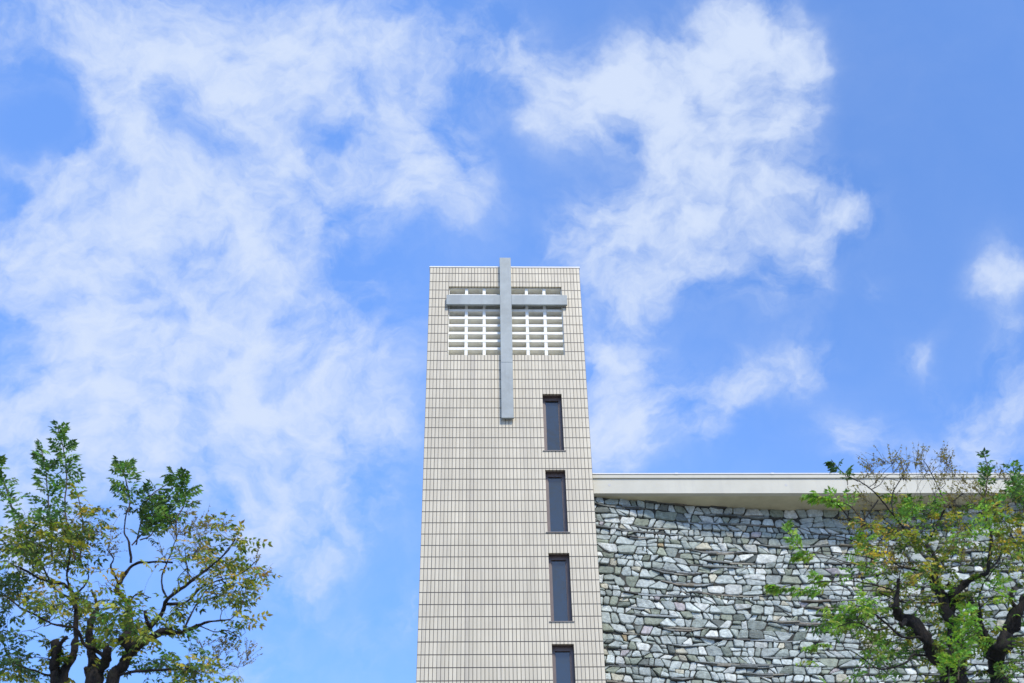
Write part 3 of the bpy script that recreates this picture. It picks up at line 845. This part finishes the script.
for a in [(885, 480, 26, 18, 14), (925, 472, 26, 16, 11), (905, 462, 14, 12, 5), (868, 520, 22, 22, 12), (890, 545, 22, 22, 10), (950, 480, 20, 20, 10), (966, 505, 18, 16, 9), (995, 492, 16, 16, 8), (905, 575, 26, 22, 9), (960, 555, 20, 20, 8), (1006, 500, 16, 18, 7)]:
    T.panicles(*a, L=.24)
T.sprouts(80, 'bright', 4.6)
T.sprouts(70, 'olive', 4.6)
T.build('broadleaf_tree', tuple(base), 'larger dark-trunked street tree with yellowing leaves in front of the stone wall', 'brown dry seed stalks')

# ------------------------------------------------------------------ light and sky
sun_dir = Vector((.40, -1.0, 1.10)).normalized()       # towards the sun
elev = math.asin(sun_dir.z)
sun = bpy.data.objects.new('sun', bpy.data.lights.new('sun', 'SUN')); COL.objects.link(sun)
sun.data.energy = 3.0; sun.data.angle = math.radians(9.0); sun.data.color = (1, .92, .80)
sun.rotation_euler = sun_dir.to_track_quat('Z', 'Y').to_euler()

wd = bpy.data.worlds.new('World'); scene.world = wd; wd.use_nodes = True
nt = NT(wd.node_tree)
sky = nt.n('ShaderNodeTexSky', sky_type='NISHITA', sun_disc=False, sun_elevation=elev,
           sun_rotation=math.atan2(sun_dir.x, sun_dir.y), air_density=1.0, dust_density=.1, ozone_density=2.5, altitude=0)
tc = nt.n('ShaderNodeTexCoord').outputs['Generated']
dn = nt.vmath('NORMALIZE', tc)
nt.t.links.new(nt.vmath('NORMALIZE', nt.vmath('ADD', dn, (0, 0, .25))), sky.inputs['Vector'])
wv = nt.vmath('SUBTRACT', nt.noise(dn, 5.0, 6, .6, col=True), (.5, .5, .5))
dw = nt.vmath('NORMALIZE', nt.vmath('ADD', dn, nt.vmath('SCALE', wv, scale=.13)))
BLOBS = [  # view x, view y, radius, weight
 (300, 420, 380, .10), (560, 520, 380, .10),
 (40, 25, 60, .55), (130, 60, 70, .55), (215, 60, 70, .7), (275, 110, 55, .7), (330, 60, 55, .45), (385, 150, 55, .75), (430, 190, 40, .5), (440, 100, 40, .25), (400, 30, 60, .4),
 (30, 200, 60, .75), (110, 180, 55, .75), (160, 230, 70, .8), (240, 200, 60, .6), (280, 260, 60, .6), (60, 270, 80, .6), (150, 310, 70, .65), (250, 330, 60, .5), (40, 400, 60, .5),
 (190, 390, 60, .75), (270, 410, 60, .8), (335, 428, 50, .6), (350, 360, 50, .55), (120, 440, 60, .55), (60, 470, 60, .5), (200, 470, 40, .2), (150, 500, 26, .3), (405, 430, 24, .3), (250, 530, 40, .40), (330, 520, 30, .24), (290, 545, 30, .25), (300, 585, 26, .22), (20, 560, 50, .35), (405, 608, 16, .35), (360, 640, 30, .16), (240, 650, 40, .25), (385, 505, 22, .25), (345, 535, 18, .3),
 (50, 120, 34, -.95), (185, 130, 30, -.75), (225, 150, 24, -.5), (5, 185, 22, -.7), (250, 285, 24, -.3), (30, 350, 30, -.45), (120, 300, 20, -.2), (325, 140, 24, -.45), (300, 180, 22, -.2),
 (505, 50, 36, .6), (535, 70, 26, .45), (485, 25, 24, .3), (570, 105, 34, .6), (610, 85, 38, .8), (665, 75, 38, .8), (725, 40, 36, .8), (760, 15, 34, .6), (800, 50, 30, .6), (760, 80, 34, .7), (690, 120, 36, .85), (660, 150, 26, .6),
 (740, 120, 36, .8), (785, 110, 26, .5), (690, 170, 34, .85), (735, 200, 38, .9), (790, 215, 34, .85), (840, 225, 24, .6), (580, 240, 34, .7), (625, 225, 34, .8), (680, 230, 36, .8), (720, 250, 36, .7), (560, 255, 26, .5), (600, 280, 34, .7), (655, 275, 30, .55), (640, 300, 26, .3), (760, 285, 26, .4), (800, 285, 20, .3), (735, 150, 20, .4),
 (610, 385, 34, .8), (640, 430, 32, .8), (610, 445, 30, .6), (600, 350, 26, .3), (715, 430, 22, .55), (745, 385, 24, .5), (800, 365, 26, .6), (700, 395, 18, .35), (860, 430, 22, .45), (897, 356, 13, .30), (918, 349, 12, .32), (928, 380, 12, .22),
 (985, 290, 22, .6), (1015, 280, 20, .45), (1005, 345, 16, .4), (1005, 385, 24, .6), (965, 402, 20, .35), (1012, 445, 24, .55), (945, 462, 26, .4), (1050, 420, 40, .5), (890, 460, 26, .3), (868, 290, 12, .3),
]
total = None
for bx, by, br_, bw in BLOBS:
    c_ = direction(bx, by); sg = br_ * .82 / F * (1 - ((by - 341.5) / F) ** 2 * .5)
    dt = nt.vmath('DOT_PRODUCT', dw, tuple(c_))
    e = nt.math('EXPONENT', nt.math('MULTIPLY', nt.math('SUBTRACT', dt, 1), 1 / sg ** 2))
    t = nt.math('MULTIPLY', e, bw * (.84 if bx < 470 and bw > 0 else (.90 if bx < 900 else 1)))
    total = t if total is None else nt.math('ADD', total, t)
# cloud added over the unseen rest of the sky to whiten the fill light
far = nt.ramp(nt.vmath('DOT_PRODUCT', dn, tuple(direction(512, 341))), .86, .80)
wide = nt.math('MULTIPLY', nt.ramp(nt.noise(dn, 3.2, 6, .6), .40, .60), far)
total = nt.math('ADD', nt.math('MINIMUM', total, 1.0), nt.math('MULTIPLY', wide, 1.1))
st_ = nt.n('ShaderNodeMapping', inp={'Vector': dw, 'Rotation': (0, -.25, 0), 'Scale': (1.0, 1.1, 1.25)}).outputs[0]
f1 = nt.noise(st_, 11.0, 9, .56)
f2 = nt.noise(st_, 30.0, 7, .60)
f0 = nt.noise(dw, 4.5, 3, .5)
fb = nt.math('ADD', nt.math('MULTIPLY', nt.math('SUBTRACT', f1, .5), 2.7), nt.math('MULTIPLY', nt.math('SUBTRACT', f2, .5), 1.9))
fb = nt.math('ADD', fb, nt.math('MULTIPLY', nt.math('SUBTRACT', f0, .5), .8))
dens = nt.math('ADD', total, nt.math('MULTIPLY', fb, nt.ramp(total, .05, .5, .10, 1.0)))
dens = nt.ramp(dens, -.10, 1.50, 0, .95)
skyc = nt.mix(1.0, sky.outputs[0], (1.19, 1.50, 1.94), 'MULTIPLY')
skyc = nt.vmath('SCALE', skyc, scale=nt.ramp(nt.vmath('DOT_PRODUCT', dn, tuple(direction(1080, -60))), .84, 1.0, 1.17, .93))
col_ = nt.mix(dens, skyc, (3.6, 4.15, 5.2))
bg = nt.n('ShaderNodeBackground', inp={'Color': col_, 'Strength': .15})
nt.n('ShaderNodeOutputWorld', inp={'Surface': bg.outputs[0]})

vs = scene.view_settings
vs.view_transform = 'Standard'; vs.look = 'None'; vs.exposure = 0.35; vs.gamma = 1
